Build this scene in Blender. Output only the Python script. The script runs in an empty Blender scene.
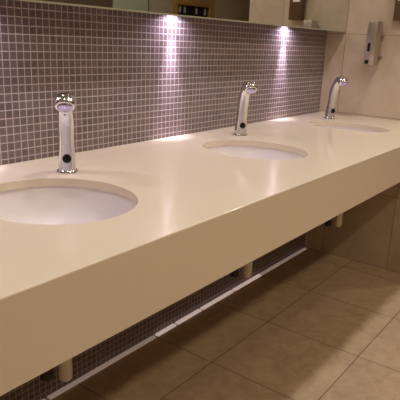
import bpy, bmesh, math, random
from mathutils import Vector, Matrix
random.seed(7)
C = bpy.context.scene.collection
PI = math.pi

# ------------------------------------------------------------------ dimensions (metres, counter top at z = 0)
D, H, TH = 0.7285, 0.1567, 0.021          # counter depth, apron height, slab thickness
ZM, PM = 0.4473, 0.1112                   # mirror: bottom height, distance of its face from the mosaic
ZF, ZC = -0.8477, 2.30                    # floor, ceiling
XL, XR, YB = -3.75, 3.6, -3.05            # left end, far right, wall behind the camera
YE = -0.748                               # where the stone side wall ends
PITCH, X0 = 0.02325, -2.0700              # mosaic

# ------------------------------------------------------------------ materials
def nodes(name):
    m = bpy.data.materials.new(name); m.use_nodes = True
    nt = m.node_tree
    return m, nt, nt.nodes['Principled BSDF']

def plain(name, col, rough=0.5, metal=0.0, noise=0.0, nscale=30, bump=0.0, spec=0.5):
    m, nt, b = nodes(name)
    b.inputs['Roughness'].default_value = rough
    b.inputs['Metallic'].default_value = metal
    b.inputs['Specular IOR Level'].default_value = spec
    b.inputs['Base Color'].default_value = (*col, 1)
    if noise or bump:
        tc = nt.nodes.new('ShaderNodeTexCoord')
        n = nt.nodes.new('ShaderNodeTexNoise'); n.inputs['Scale'].default_value = nscale
        n.inputs['Detail'].default_value = 5
        nt.links.new(tc.outputs['Object'], n.inputs['Vector'])
        if noise:
            mx = nt.nodes.new('ShaderNodeMix'); mx.data_type = 'RGBA'
            mx.inputs['A'].default_value = (*[c * (1 - noise) for c in col], 1)
            mx.inputs['B'].default_value = (*[min(1, c * (1 + noise)) for c in col], 1)
            nt.links.new(n.outputs['Fac'], mx.inputs['Factor'])
            nt.links.new(mx.outputs['Result'], b.inputs['Base Color'])
        if bump:
            bp = nt.nodes.new('ShaderNodeBump'); bp.inputs['Strength'].default_value = bump
            bp.inputs['Distance'].default_value = 0.002
            nt.links.new(n.outputs['Fac'], bp.inputs['Height'])
            nt.links.new(bp.outputs['Normal'], b.inputs['Normal'])
    return m

def math_node(nt, op, a, b=None, c=None):
    n = nt.nodes.new('ShaderNodeMath'); n.operation = op
    for i, v in enumerate((a, b, c)):
        if v is None: continue
        if isinstance(v, (int, float)): n.inputs[i].default_value = v
        else: nt.links.new(v, n.inputs[i])
    return n.outputs[0]

def tile_mat(name, axes, pitch, origin, gap, tile, grout, var, rough, bumpd, stone=None, gloss_grout=0.7, spec=0.5):
    """Square tiles on a grid laid in world space: axes are two of 0, 1, 2."""
    m, nt, b = nodes(name)
    tc = nt.nodes.new('ShaderNodeNewGeometry')
    sp = nt.nodes.new('ShaderNodeSeparateXYZ'); nt.links.new(tc.outputs['Position'], sp.inputs[0])
    cells, masks = [], []
    for k in (0, 1):
        u = math_node(nt, 'DIVIDE', math_node(nt, 'SUBTRACT', sp.outputs[axes[k]], origin[k]), pitch[k])
        cells.append(math_node(nt, 'FLOOR', u))
        fr = math_node(nt, 'FRACT', u)
        dist = math_node(nt, 'MULTIPLY', math_node(nt, 'MINIMUM', fr, math_node(nt, 'SUBTRACT', 1.0, fr)), pitch[k])
        masks.append(dist)
    d = math_node(nt, 'MINIMUM', masks[0], masks[1])
    mr = nt.nodes.new('ShaderNodeMapRange'); mr.interpolation_type = 'SMOOTHSTEP'
    mr.inputs['From Min'].default_value = gap * 0.40; mr.inputs['From Max'].default_value = gap * 0.62
    nt.links.new(d, mr.inputs['Value'])
    face = mr.outputs[0]
    cv = nt.nodes.new('ShaderNodeCombineXYZ')
    nt.links.new(cells[0], cv.inputs[0]); nt.links.new(cells[1], cv.inputs[1])
    wn = nt.nodes.new('ShaderNodeTexWhiteNoise'); wn.noise_dimensions = '2D'
    nt.links.new(cv.outputs[0], wn.inputs['Vector'])
    t1 = nt.nodes.new('ShaderNodeMix'); t1.data_type = 'RGBA'
    t1.inputs['A'].default_value = (*[c * (1 - var) for c in tile], 1)
    t1.inputs['B'].default_value = (*[c * (1 + var) for c in tile], 1)
    nt.links.new(wn.outputs['Value'], t1.inputs['Factor'])
    col = t1.outputs['Result']
    if stone:
        scale, amount, tint = stone
        # soft clouds and thin veins, shifted per tile so the pattern breaks at the joints
        off = nt.nodes.new('ShaderNodeVectorMath'); off.operation = 'MULTIPLY_ADD'
        nt.links.new(wn.outputs['Color'], off.inputs[0]); off.inputs[1].default_value = (7, 7, 7)
        nt.links.new(tc.outputs['Position'], off.inputs[2])
        n = nt.nodes.new('ShaderNodeTexNoise'); n.inputs['Scale'].default_value = scale
        n.inputs['Detail'].default_value = 8; n.inputs['Roughness'].default_value = 0.6
        n.inputs['Distortion'].default_value = 1.4
        nt.links.new(off.outputs[0], n.inputs['Vector'])
        rmp = nt.nodes.new('ShaderNodeMapRange'); rmp.inputs['From Min'].default_value = 0.35
        rmp.inputs['From Max'].default_value = 0.68
        nt.links.new(n.outputs['Fac'], rmp.inputs['Value'])
        t2 = nt.nodes.new('ShaderNodeMix'); t2.data_type = 'RGBA'; t2.blend_type = 'MULTIPLY'
        t2.inputs['B'].default_value = (*tint, 1)
        nt.links.new(math_node(nt, 'MULTIPLY', rmp.outputs[0], amount), t2.inputs['Factor'])
        nt.links.new(col, t2.inputs['A']); col = t2.outputs['Result']
    else:
        n = nt.nodes.new('ShaderNodeTexNoise'); n.inputs['Scale'].default_value = 160; n.inputs['Detail'].default_value = 3
        nt.links.new(tc.outputs['Position'], n.inputs['Vector'])
        t2 = nt.nodes.new('ShaderNodeMix'); t2.data_type = 'RGBA'; t2.blend_type = 'MULTIPLY'
        t2.inputs['B'].default_value = (0.72, 0.70, 0.70, 1)
        nt.links.new(n.outputs['Fac'], t2.inputs['Factor']); nt.links.new(col, t2.inputs['A']); col = t2.outputs['Result']
    fin = nt.nodes.new('ShaderNodeMix'); fin.data_type = 'RGBA'
    fin.inputs['A'].default_value = (*grout, 1)
    nt.links.new(face, fin.inputs['Factor']); nt.links.new(col, fin.inputs['B'])
    nt.links.new(fin.outputs['Result'], b.inputs['Base Color'])
    rr = nt.nodes.new('ShaderNodeMix'); rr.data_type = 'FLOAT'
    rr.inputs[2].default_value = gloss_grout; rr.inputs[3].default_value = rough
    nt.links.new(face, rr.inputs[0]); nt.links.new(rr.outputs[0], b.inputs['Roughness'])
    b.inputs['Specular IOR Level'].default_value = spec
    bp = nt.nodes.new('ShaderNodeBump'); bp.inputs['Strength'].default_value = 0.6
    bp.inputs['Distance'].default_value = bumpd
    nt.links.new(face, bp.inputs['Height']); nt.links.new(bp.outputs['Normal'], b.inputs['Normal'])
    return m

def emit(name, col, strength):
    m, nt, b = nodes(name)
    b.inputs['Base Color'].default_value = (*col, 1)
    b.inputs['Emission Color'].default_value = (*col, 1)
    b.inputs['Emission Strength'].default_value = strength
    return m

M = {}
M['mosaic'] = tile_mat('mosaic', (0, 2), (PITCH, PITCH), (X0, 0.65 * PITCH), 0.0028,
                       (0.195, 0.148, 0.145), (0.50, 0.42, 0.40), 0.14, 0.38, 0.0008, None, 0.6, 0.4)
M['stone_wall'] = tile_mat('stone_wall', (1, 2), (0.40, 0.4285), (-0.111, ZF), 0.004,
                           (0.58, 0.47, 0.35), (0.32, 0.24, 0.17), 0.03, 0.38, 0.0006, (4.5, 0.8, (0.80, 0.75, 0.68)))
M['floor_tile'] = tile_mat('floor_tile', (0, 1), (0.43, 0.43), (-1.42, -0.308), 0.004,
                           (0.53, 0.385, 0.245), (0.17, 0.11, 0.07), 0.04, 0.42, 0.0006, (11, 0.75, (0.66, 0.63, 0.60)))
M['solid_surface'] = plain('solid_surface', (0.73, 0.62, 0.465), 0.085, 0, 0.02, 60, 0, 0.4)
M['ceramic'] = plain('ceramic', (0.77, 0.71, 0.68), 0.32, 0, 0.01, 20, 0, 0.25)
M['chrome'] = plain('chrome', (0.70, 0.69, 0.70), 0.09, 1.0, 0.02, 90)
M['steel'] = plain('steel', (0.55, 0.50, 0.44), 0.34, 1.0, 0.06, 140, 0.15)
M['violet_chrome'] = plain('violet_chrome', (0.58, 0.50, 0.80), 0.16, 1.0, 0.05, 60)
M['lug'] = plain('lug', (0.20, 0.15, 0.105), 0.5, 0, 0.05, 50)
M['black'] = plain('black', (0.008, 0.008, 0.009), 0.45, 0, 0.1, 50, 0, 0.25)
M['rubber'] = plain('rubber', (0.022, 0.018, 0.018), 0.6, 0, 0.1, 60)
M['white_plastic'] = plain('white_plastic', (0.72, 0.66, 0.52), 0.35, 0, 0.02, 40)
M['mirror'] = plain('mirror', (0.74, 0.76, 0.72), 0.015, 1.0, 0.003, 3)
M['mirror_edge'] = plain('mirror_edge', (0.30, 0.28, 0.18), 0.3, 0, 0.05, 40)
M['casing'] = plain('casing', (0.30, 0.26, 0.21), 0.5, 0, 0.05, 20)
M['brown_box'] = plain('brown_box', (0.11, 0.060, 0.026), 0.4, 0, 0.06, 30)
M['paper'] = plain('paper', (0.85, 0.83, 0.78), 0.7, 0, 0.02, 60)
M['plaster'] = plain('plaster', (0.42, 0.33, 0.23), 0.8, 0, 0.04, 12, 0.2)
M['ceiling'] = plain('ceiling', (0.78, 0.72, 0.62), 0.9, 0, 0.02, 15, 0.2)
M['dark_laminate'] = plain('dark_laminate', (0.115, 0.083, 0.058), 0.5, 0, 0.10, 9)
M['green_laminate'] = plain('green_laminate', (0.36, 0.40, 0.30), 0.45, 0, 0.05, 9)
M['grey_laminate'] = plain('grey_laminate', (0.32, 0.27, 0.20), 0.5, 0, 0.06, 9)
M['timber'] = plain('timber', (0.30, 0.17, 0.05), 0.45, 0, 0.15, 14)
M['trim'] = plain('trim', (0.62, 0.54, 0.48), 0.4, 0, 0.03, 30)
M['led_cool'] = emit('led_cool', (0.86, 0.78, 1.0), 4)
M['lamp_warm'] = emit('lamp_warm', (1.0, 0.80, 0.52), 6)
M['strip_glow'] = emit('strip_glow', (0.95, 0.78, 0.72), 0.40)  # brightness of the floor band put into the material, no lamp behind it
M['strip_dim'] = emit('strip_dim', (0.95, 0.76, 0.68), 0.14)  # weaker emission for the stretches where the band fades

# ------------------------------------------------------------------ mesh helpers
def box(bm, a, b, bevel=0.0, seg=2):
    """axis aligned box from corner a to corner b, edges rounded"""
    lo = Vector([min(p, q) for p, q in zip(a, b)]); hi = Vector([max(p, q) for p, q in zip(a, b)])
    r = bmesh.ops.create_cube(bm, size=1)
    vs = r['verts']
    for v in vs:
        v.co = Vector([lo[i] + (v.co[i] + 0.5) * (hi[i] - lo[i]) for i in range(3)])
    if bevel:
        es = list({e for v in vs for e in v.link_edges})
        bmesh.ops.bevel(bm, geom=es, offset=bevel, segments=seg, affect='EDGES', profile=0.5)

def rings(bm, loops, cap0=True, cap1=True, closed=True):
    vs = [[bm.verts.new(p) for p in lp] for lp in loops]
    n = len(vs[0])
    for a, b in zip(vs, vs[1:]):
        for i in range(n):
            j = (i + 1) % n
            bm.faces.new((a[i], a[j], b[j], b[i]))
    if cap0: bm.faces.new(list(reversed(vs[0])))
    if cap1: bm.faces.new(vs[-1])
    return vs

def lathe(bm, prof, c=(0, 0, 0), n=48, ax=1.0, ay=1.0, cap0=True, cap1=True, tilt=None):
    loops = []
    for r, z in prof:
        lp = []
        for i in range(n):
            t = 2 * PI * i / n
            p = Vector((r * ax * math.cos(t), r * ay * math.sin(t), z))
            if tilt is not None: p = tilt @ p
            lp.append(p + Vector(c))
        loops.append(lp)
    rings(bm, loops, cap0, cap1)

def sweep(bm, path, n=28, e=2.0):
    """path: (u, z, half-width across, half-depth in plane); forward is -Y. Rings stand square to the path."""
    loops = []
    for i, (u, z, w, d) in enumerate(path):
        a = path[max(0, i - 1)]; b = path[min(len(path) - 1, i + 1)]
        t = Vector((0, -(b[0] - a[0]), b[1] - a[1])).normalized()
        nrm = Vector((0, -t.z, t.y))            # points forward when the path goes up
        lp = []
        for k in range(n):
            s = 2 * PI * k / n
            cs, sn = math.cos(s), math.sin(s)
            cs = math.copysign(abs(cs) ** (2 / e), cs); sn = math.copysign(abs(sn) ** (2 / e), sn)
            lp.append(Vector((0, -u, z * 1.025)) + Vector((1, 0, 0)) * w * cs + nrm * d * sn)
        loops.append(lp)
    rings(bm, loops)

def tube(bm, pts, r, n=14):
    pts = [Vector(p) for p in pts]; loops = []
    for i, p in enumerate(pts):
        t = (pts[min(i + 1, len(pts) - 1)] - pts[max(i - 1, 0)]).normalized()
        ref = Vector((1, 0, 0)) if abs(t.x) < 0.9 else Vector((0, 1, 0))
        a = t.cross(ref).normalized(); b = t.cross(a)
        loops.append([p + a * r * math.cos(2 * PI * k / n) + b * r * math.sin(2 * PI * k / n) for k in range(n)])
    rings(bm, loops)

def obj(name, bm, mat, parent=None, smooth=False, angle=40):
    bmesh.ops.recalc_face_normals(bm, faces=bm.faces)
    me = bpy.data.meshes.new(name); bm.to_mesh(me); bm.free()
    me.materials.append(mat)
    if smooth:
        for p in me.polygons: p.use_smooth = True
        try: me.set_sharp_from_angle(angle=math.radians(angle))
        except Exception: pass
    o = bpy.data.objects.new(name, me); C.objects.link(o)
    if parent: o.parent = parent
    return o

def B(): return bmesh.new()

def boxobj(name, a, b, mat, parent=None, bevel=0.0):
    bm = B(); box(bm, a, b, bevel); return obj(name, bm, mat, parent, bevel > 0)

def tag(o, label, cat, group=None):
    o['label'] = label; o['category'] = cat
    if group: o['group'] = group
    return o

def thing(name, label, cat, loc=(0, 0, 0), rz=0, group=None):
    o = bpy.data.objects.new(name, None); C.objects.link(o)
    o.empty_display_size = 0.05
    o.location = loc; o.rotation_euler = (0, 0, rz)
    return tag(o, label, cat, group)

def struct(name, a, b, mat):
    o = boxobj(name, a, b, mat); o['kind'] = 'structure'; return o

def dup(root, loc, rz, label):
    r = root.copy(); C.objects.link(r); r.location = loc; r.rotation_euler = (0, 0, rz); r['label'] = label
    for ch in list(root.children):
        c = ch.copy(); C.objects.link(c); c.parent = r
        for g in list(ch.children):
            d = g.copy(); C.objects.link(d); d.parent = c
    return r

# ------------------------------------------------------------------ the room
W = 0.12
struct('floor', (XL - W, YB - W, ZF - 0.1), (XR + W, W, ZF), M['floor_tile'])
struct('ceiling', (XL - W, YB - W, ZC), (XR + W, W, ZC + 0.1), M['ceiling'])
struct('wall_back', (XL - W, 0, ZF), (0, W, ZC), M['mosaic'])
struct('wall_right', (0, YE, ZF), (W, W, ZC), M['stone_wall'])
struct('wall_corridor', (W, YE, ZF), (XR + W, YE + W, ZC), M['plaster'])
struct('wall_left', (XL - W, YB - W, ZF), (XL, 0, ZC), M['plaster'])
struct('wall_front', (XL, YB - W, ZF), (XR + W, YB, ZC), M['plaster'])
struct('wall_far_right', (XR, YB, ZF), (XR + W, YE, ZC), M['plaster'])
struct('trim_1', (-0.012, -0.006, ZF), (0, 0, -0.04), M['trim'])

# ------------------------------------------------------------------ vanity counter with three cut-outs
BAS = [(-2.198, -0.3775, 0.181, 0.1985), (-1.3045, -0.364, 0.165, 0.1975), (-0.442, -0.363, 0.130, 0.194)]
BRX, BRY = 0.178, 0.200
bm = B()
prof = [(-0.001, 0), (-D, 0), (-D, -H), (-D + 0.020, -H), (-D + 0.020, -TH), (-0.001, -TH)]
va = [bm.verts.new((XL, y, z)) for y, z in prof]; vb = [bm.verts.new((0, y, z)) for y, z in prof]
bm.faces.new(va); bm.faces.new(vb[::-1])
for i in range(6): bm.faces.new((va[i], va[(i + 1) % 6], vb[(i + 1) % 6], vb[i]))
es = [e for e in bm.edges if all(abs(v.co.y + D) < 1e-5 for v in e.verts) and all(v.co.z > -1e-5 for v in e.verts)]
bmesh.ops.bevel(bm, geom=es, offset=0.003, segments=3, affect='EDGES', profile=0.5)
top = obj('vanity_counter', bm, M['solid_surface'])
tag(top, 'long cream counter with deep front apron running along the dark mosaic wall', 'counter')
for cx, cy, ax, ay in BAS:
    bm = B(); lathe(bm, [(1, -0.1), (1, 0.1)], (cx, cy, 0), 96, ax, ay)
    cut = obj('cutter', bm, M['solid_surface'])
    md = top.modifiers.new('cut', 'BOOLEAN'); md.operation = 'DIFFERENCE'; md.object = cut; md.solver = 'EXACT'
    dg = bpy.context.evaluated_depsgraph_get()
    me = bpy.data.meshes.new_from_object(top.evaluated_get(dg))
    top.modifiers.clear(); top.data = me
    bpy.data.objects.remove(cut)
BL = ['white oval undermount basin nearest the camera, at the left edge of the picture',
      'white oval undermount basin in the middle of the cream counter',
      'white oval undermount basin at the far end, beside the stone wall']
first = None
for i, (cx, cy, ax, ay) in enumerate(BAS):
    t = thing('wash_basin', BL[i], 'basin', (cx, cy, -0.19), 0, 'undermount wash basins')
    zz = 0.19
    prof = [(1.10, -TH), (1.02, -TH), (1.018, -0.030), (1.0, -0.050), (0.95, -0.080), (0.86, -0.108), (0.70, -0.134), (0.50, -0.150), (0.30, -0.157), (0.13, -0.160)]
    outer = [(0.13, -0.170), (0.32, -0.168), (0.54, -0.162), (0.76, -0.146), (0.92, -0.118), (1.01, -0.086), (1.055, -0.050), (1.06, -0.032), (1.10, -0.032), (1.10, -TH)]
    bm = B(); lathe(bm, [(r, z + zz) for r, z in prof + outer], (0, 0, 0), 72, ax, ay, False, False)
    bmesh.ops.remove_doubles(bm, verts=bm.verts, dist=1e-5)
    obj('bowl', bm, M['ceramic'], t, True, 60)
    bm = B(); lathe(bm, [(0.008, -0.175 + zz), (0.024, -0.175 + zz), (0.024, -0.1585 + zz), (0.032, -0.1575 + zz), (0.031, -0.1555 + zz), (0.022, -0.1555 + zz), (0.018, -0.162 + zz), (0.006, -0.162 + zz)], (0, 0, 0), 32)
    obj('drain', bm, M['chrome'], t, True)

# ------------------------------------------------------------------ sensor taps
def make_tap(label):
    t = thing('sensor_tap', label, 'tap', (0, 0, 0), 0, 'chrome sensor taps')
    body = [(0.000, 0.004, .0235, .0225), (0.001, 0.030, .0228, .0210), (0.003, 0.055, .0220, .0195), (0.006, 0.080, .0208, .0182),
            (0.009, 0.105, .0208, .0175), (0.012, 0.128, .0215, .0172), (0.017, 0.148, .0212, .0168), (0.0235, 0.166, .0195, .0162),
            (0.033, 0.182, .0180, .0158), (0.044, 0.1945, .0180, .0158), (0.056, 0.2015, .0195, .0160), (0.067, 0.2030, .0215, .0165)]
    bm = B(); sweep(bm, body, 40, 3.2); obj('body', bm, M['chrome'], t, True, 60)
    head = [(0.0640, 0.2022, .0205, .0160), (0.0650, 0.2020, .0228, .0185), (0.072, 0.2005, .0255, .0210), (0.080, 0.1965, .0265, .0222), (0.087, 0.1915, .0262, .0220), (0.0925, 0.1870, .0245, .0205), (0.0940, 0.1858, .0205, .0170)]
    bm = B(); sweep(bm, head, 40, 2.3); h = obj('spout_head', bm, M['chrome'], t, True, 60)
    bm = B(); sweep(bm, [(0.0930, 0.1866, .0200, .0165), (0.0950, 0.1850, .0195, .0160), (0.0972, 0.1832, .0165, .0135), (0.0985, 0.1821, .0110, .0090), (0.0990, 0.1817, .0020, .0016)], 36)
    a = obj('aerator', bm, M['violet_chrome'], h, True)
    bm = B(); lathe(bm, [(0.018, 0.0), (0.0285, 0.0), (0.0290, 0.003), (0.0275, 0.0075), (0.0235, 0.010), (0.018, 0.010)], (0, 0, 0), 40)
    obj('base_collar', bm, M['chrome'], t, True)
    # round black sensor window let into the front of the body
    bm = B(); lathe(bm, [(0.001, 0), (0.0122, 0), (0.0122, 0.0030), (0.0107, 0.0042), (0.001, 0.0046)], (0, -0.0215, 0.043), 28, tilt=Matrix.Rotation(PI / 2, 3, 'X'))
    obj('sensor_eye', bm, M['black'], t, True)
    return t
def face(deg): return math.radians(deg) + PI / 2            # local -Y turned to the compass angle
tap = make_tap('tall chrome sensor tap beside the nearest basin, facing the camera')
tap.location = (-2.012, -0.192, 0); tap.rotation_euler = (0, 0, face(-130))
dup(tap, (-1.085, -0.160, 0), face(-127), 'chrome sensor tap with leaning neck behind the middle basin')
dup(tap, (-0.239, -0.173, 0), face(-120), 'chrome swan-necked sensor tap at the far end, by the stone wall')

# ------------------------------------------------------------------ drain traps hanging under the counter
TL = ['white trap pipe hanging below the apron at lower left', 'white trap pipe hanging below the middle of the apron, above the pale floor strip',
      'white trap pipe hanging at the far right in front of the brown stone wall']
TP = [(-2.178, -0.365, -0.503), (-1.292, -0.364, -0.505), (-0.430, -0.364, -0.513)]
for i, (x, y, z) in enumerate(TP):
    t = thing('drain_trap', TL[i], 'drain trap', (x, y, z), 0, 'drain traps under the basins')
    top_z = -0.170 - z
    bm = B(); lathe(bm, [(0.006, 0), (0.014, 0.001), (0.0170, 0.006), (0.0182, 0.014), (0.0182, 0.20), (0.0185, 0.206), (0.0165, 0.21), (0.0165, top_z), (0.008, top_z)], (0, 0, 0), 28)
    obj('trap_body', bm, M['white_plastic'], t, True)
    ox, oy = -0.028, 0.042
    bm = B(); tube(bm, [(ox, oy, 0.002), (ox, oy, 0.16), (ox, oy, 0.20), (ox + .004, oy + 0.015, 0.225), (ox + .01, oy + 0.05, 0.235), (ox + .01, -y - 0.002, 0.235)], 0.017)
    tube(bm, [(0, 0, 0.19), (ox * .5, oy * .5, 0.19), (ox, oy, 0.19)], 0.014)
    o = obj('outlet_pipe', bm, M['rubber'], t, True); o['label'] = 'dark waste pipe'

# ------------------------------------------------------------------ bright band along the wall foot, put in as an emissive strip
strip = thing('glow_strip', 'narrow pale strip with added glow along the floor at the foot of the mosaic wall', 'glowing strip', (-1.8, -0.011, ZF))
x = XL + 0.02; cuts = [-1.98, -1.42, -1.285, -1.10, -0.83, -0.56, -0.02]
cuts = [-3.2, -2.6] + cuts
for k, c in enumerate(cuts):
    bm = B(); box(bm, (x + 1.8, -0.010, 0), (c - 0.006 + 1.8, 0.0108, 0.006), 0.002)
    obj('diffuser', bm, M['strip_glow' if 3 < k < 8 else 'strip_dim'], strip, True)  # glow stepped per segment to paint the band's falloff
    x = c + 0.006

# ------------------------------------------------------------------ mirror along the wall, lights in its underside
XM0, ZT = XL + 0.05, 1.45
mir = thing('wall_mirror', 'long frameless mirror standing off the mosaic wall above the counter', 'mirror', (-1.8, 0, ZM))
def loc0(o): o.location = -Vector(mir.location); return o
loc0(boxobj('mirror_glass', (XM0, -PM, ZM + 0.004), (-0.001, -PM + 0.006, ZT), M['mirror'], mir))
loc0(boxobj('bottom_edge', (XM0, -PM - 0.0006, ZM - 0.001), (-0.001, -PM + 0.010, ZM + 0.004), M['mirror_edge'], mir))
loc0(boxobj('casing', (XM0, -PM + 0.006, ZM + 0.034), (-0.001, -0.0005, ZT), M['casing'], mir))

SPX = [-2.211, -1.351, -0.491]
SL = ['small cool spotlight under the mirror over the left edge of the picture', 'small cool spotlight under the mirror making the left bright streak on the mosaic',
      'small cool spotlight under the mirror making the right bright streak on the mosaic']
def spot(name, loc, power, size, blend, col, radius):
    l = bpy.data.lights.new(name, 'SPOT'); l.energy = power; l.spot_size = math.radians(size); l.spot_blend = blend
    l.color = col; l.shadow_soft_size = radius
    o = bpy.data.objects.new(name, l); C.objects.link(o); o.location = loc
    return o
COOL = (0.85, 0.75, 1.0)
for i, sx in enumerate(SPX):
    t = thing('spotlight', SL[i], 'spotlight', (sx, -0.042, ZM + 0.019), 0, 'spotlights under the mirror')
    bm = B(); lathe(bm, [(0.027, 0.010), (0.035, 0.010), (0.035, 0.0), (0.032, -0.002), (0.027, 0.0)], (0, 0, 0), 28, 1, 1, False, False)
    obj('bezel', bm, M['chrome'], t, True)
    bm = B(); lathe(bm, [(0.001, 0.003), (0.0275, 0.003), (0.0275, 0.007), (0.001, 0.007)], (0, 0, 0), 24)
    obj('lens', bm, M['led_cool'], t, True)
    l = spot('spot_beam', (0, 0.002, -0.003), 27.0, 36, 1.0, COOL, 0.025); l.parent = t; l.rotation_euler = (math.radians(10), 0, 0)
    l = bpy.data.lights.new('spot_flood', 'AREA'); l.shape = 'DISK'; l.size = 0.055; l.energy = 0.85; l.color = COOL; l.spread = math.radians(155)
    o = bpy.data.objects.new('spot_flood', l); C.objects.link(o); o.location = (0, 0, -0.003); o.parent = t

# ------------------------------------------------------------------ soap dispenser on the stone wall
t = thing('soap_dispenser', 'slim brushed steel soap dispenser with a black window on the stone wall', 'soap dispenser', (0, -0.298, 0.284))
DX0, DX1, DY0, DY1, DZ0, DZ1 = -0.105, -0.030, -0.3215, -0.2700, 0.285, 0.502
def rel(o): o.location = -Vector(t.location); return o
rel(boxobj('body', (DX0, DY0, DZ0), (DX1, DY1, DZ1), M['steel'], t, 0.004))
bm = B(); box(bm, (DX1, DY0 + 0.006, DZ0 + 0.02), (-0.0005, DY1 - 0.006, DZ1 - 0.02), 0.003); rel(obj('wall_bracket', bm, M['steel'], t, True))
bm = B(); box(bm, (DX0 - 0.0015, -0.297, 0.352), (DX0 + 0.003, -0.281, 0.394), 0.002); rel(obj('level_window', bm, M['black'], t, True))
bm = B(); box(bm, (DX0 - 0.0015, -0.296, 0.288), (DX0 + 0.004, -0.274, 0.308), 0.002); rel(obj('nozzle', bm, M['black'], t, True))
for zz in (0.325, 0.432):
    bm = B(); lathe(bm, [(0.001, 0), (0.010, 0), (0.010, 0.009), (0.008, 0.013), (0.001, 0.014)], (-0.012, DY0 + 0.007, zz), 24, tilt=Matrix.Rotation(PI / 2, 3, 'X'))
    rel(obj('side_lug', bm, M['lug'], t, True))

# ------------------------------------------------------------------ brown wall box, mostly seen in the mirror
t = thing('wall_box', 'dark brown box with a white label on the stone wall at upper right', 'wall box', (0, -0.40, 0.505))
def rel2(o): o.location = -Vector(t.location); return o
rel2(boxobj('case', (-0.040, -0.455, 0.507), (0, -0.372, 0.760), M['brown_box'], t, 0.003))
rel2(boxobj('label_card', (-0.0412, -0.432, 0.604), (-0.0395, -0.388, 0.672), M['paper'], t))

# ------------------------------------------------------------------ far side of the room, seen in the mirror
def panel(name, label, cat, x0, x1, mat, z1=1.15, d=0.03, group=None):
    t = thing(name, label, cat, ((x0 + x1) / 2, YB, ZF), 0, group)
    a = boxobj('door_panel', (x0 - (x0 + x1) / 2, 0.001, 0.0), (x1 - (x0 + x1) / 2, d, z1 - ZF), mat, t, 0.003)
    return t
panel('cubicle_panel', 'dark brown panel reflected at the left end of the mirror', 'panel', -1.6, 1.03, M['dark_laminate'])
panel('cubicle_door', 'grey-green door reflected in the mirror above the left bright streak', 'door', 1.045, 1.555, M['green_laminate'])
panel('partition_panel', 'grey-brown panel reflected left of the timber frame', 'panel', 1.575, 1.975, M['grey_laminate'])
panel('closet_door', 'grey-brown door reflected in the mirror between the timber frame and stone wall', 'door', 2.765, 3.55, M['grey_laminate'])
t = thing('notice_board', 'timber framed dark board with pale slips, reflected at the top of the mirror', 'notice board', (2.36, YB, -0.1))
zt = 0.765
def rel3(o): o.location = -Vector(t.location); return o
rel3(boxobj('board', (2.02, YB, -0.1), (2.66, YB + 0.012, zt + 0.02), M['black'], t))
bm = B()
box(bm, (1.98, YB, -0.15), (2.045, YB + 0.04, zt + 0.12), 0.003); box(bm, (2.645, YB, -0.15), (2.74, YB + 0.04, zt + 0.12), 0.003)
box(bm, (2.045, YB, zt), (2.645, YB + 0.04, zt + 0.12), 0.003); box(bm, (2.045, YB, -0.15), (2.645, YB + 0.04, -0.08), 0.003)
rel3(obj('frame', bm, M['timber'], t, True))
for sx in (2.09, 2.18, 2.40, 2.57):
    rel3(boxobj('paper_slip', (sx, YB + 0.012, zt - 0.085), (sx + 0.035, YB + 0.015, zt - 0.012), M['green_laminate'], t))

# ------------------------------------------------------------------ ceiling downlights
NEUTRAL = (1.0, 0.97, 0.99)
WARM = (1.0, 0.87, 0.70)
DL = [(-0.35, -0.97, 10.5), (-1.55, -0.97, 10), (-2.75, -0.97, 9.5), (-0.7, -2.75, 18), (-2.2, -2.75, 14.5), (1.6, -1.9, 12)]
DN = ['warm ceiling downlight above the far end of the counter', 'warm ceiling downlight above the middle of the counter', 'warm ceiling downlight above the near end of the counter',
      'warm ceiling downlight behind the camera towards the stone wall', 'warm ceiling downlight directly behind the camera', 'warm ceiling downlight in the corridor past the stone wall']
for i, (x, y, p) in enumerate(DL):
    t = thing('ceiling_downlight', DN[i], 'ceiling light', (x, y, ZC), 0, 'ceiling downlights')
    bm = B(); lathe(bm, [(0.10, 0), (0.125, 0), (0.125, -0.006), (0.10, -0.012)], (0, 0, 0), 40, 1, 1, False, False)
    obj('rim', bm, M['white_plastic'], t, True)
    bm = B(); lathe(bm, [(0.002, 0), (0.101, 0), (0.101, -0.005), (0.002, -0.005)], (0, 0, 0), 40)
    obj('diffuser', bm, M['lamp_warm'], t, True)
    l = bpy.data.lights.new('downlight_lamp', 'AREA'); l.shape = 'DISK'; l.size = 0.2; l.energy = p; l.color = NEUTRAL if i < 3 else WARM
    l.spread = math.radians(150)
    o = bpy.data.objects.new('downlight_lamp', l); C.objects.link(o); o.location = (0, 0, -0.014); o.parent = t

# ------------------------------------------------------------------ world, camera, colour
w = bpy.data.worlds.new('world'); bpy.context.scene.world = w; w.use_nodes = True
bg = w.node_tree.nodes['Background']; bg.inputs[0].default_value = (1.0, 0.85, 0.65, 1); bg.inputs[1].default_value = 0.05
cam = bpy.data.cameras.new('camera'); co = bpy.data.objects.new('camera', cam); C.objects.link(co)
cam.sensor_fit = 'HORIZONTAL'; cam.sensor_width = 36; cam.lens = 543.2366 / 400 * 36
cam.clip_start = 0.02
co.rotation_mode = 'XYZ'
co.rotation_euler = (1.2877723, -0.0400696, -0.9184887)
co.location = (-2.9713532, -1.3730725, 0.3632947)
bpy.context.scene.camera = co
vs = bpy.context.scene.view_settings
vs.view_transform = 'Standard'; vs.look = 'None'; vs.gamma = 1; vs.use_curve_mapping = False
vs.exposure = 0.0
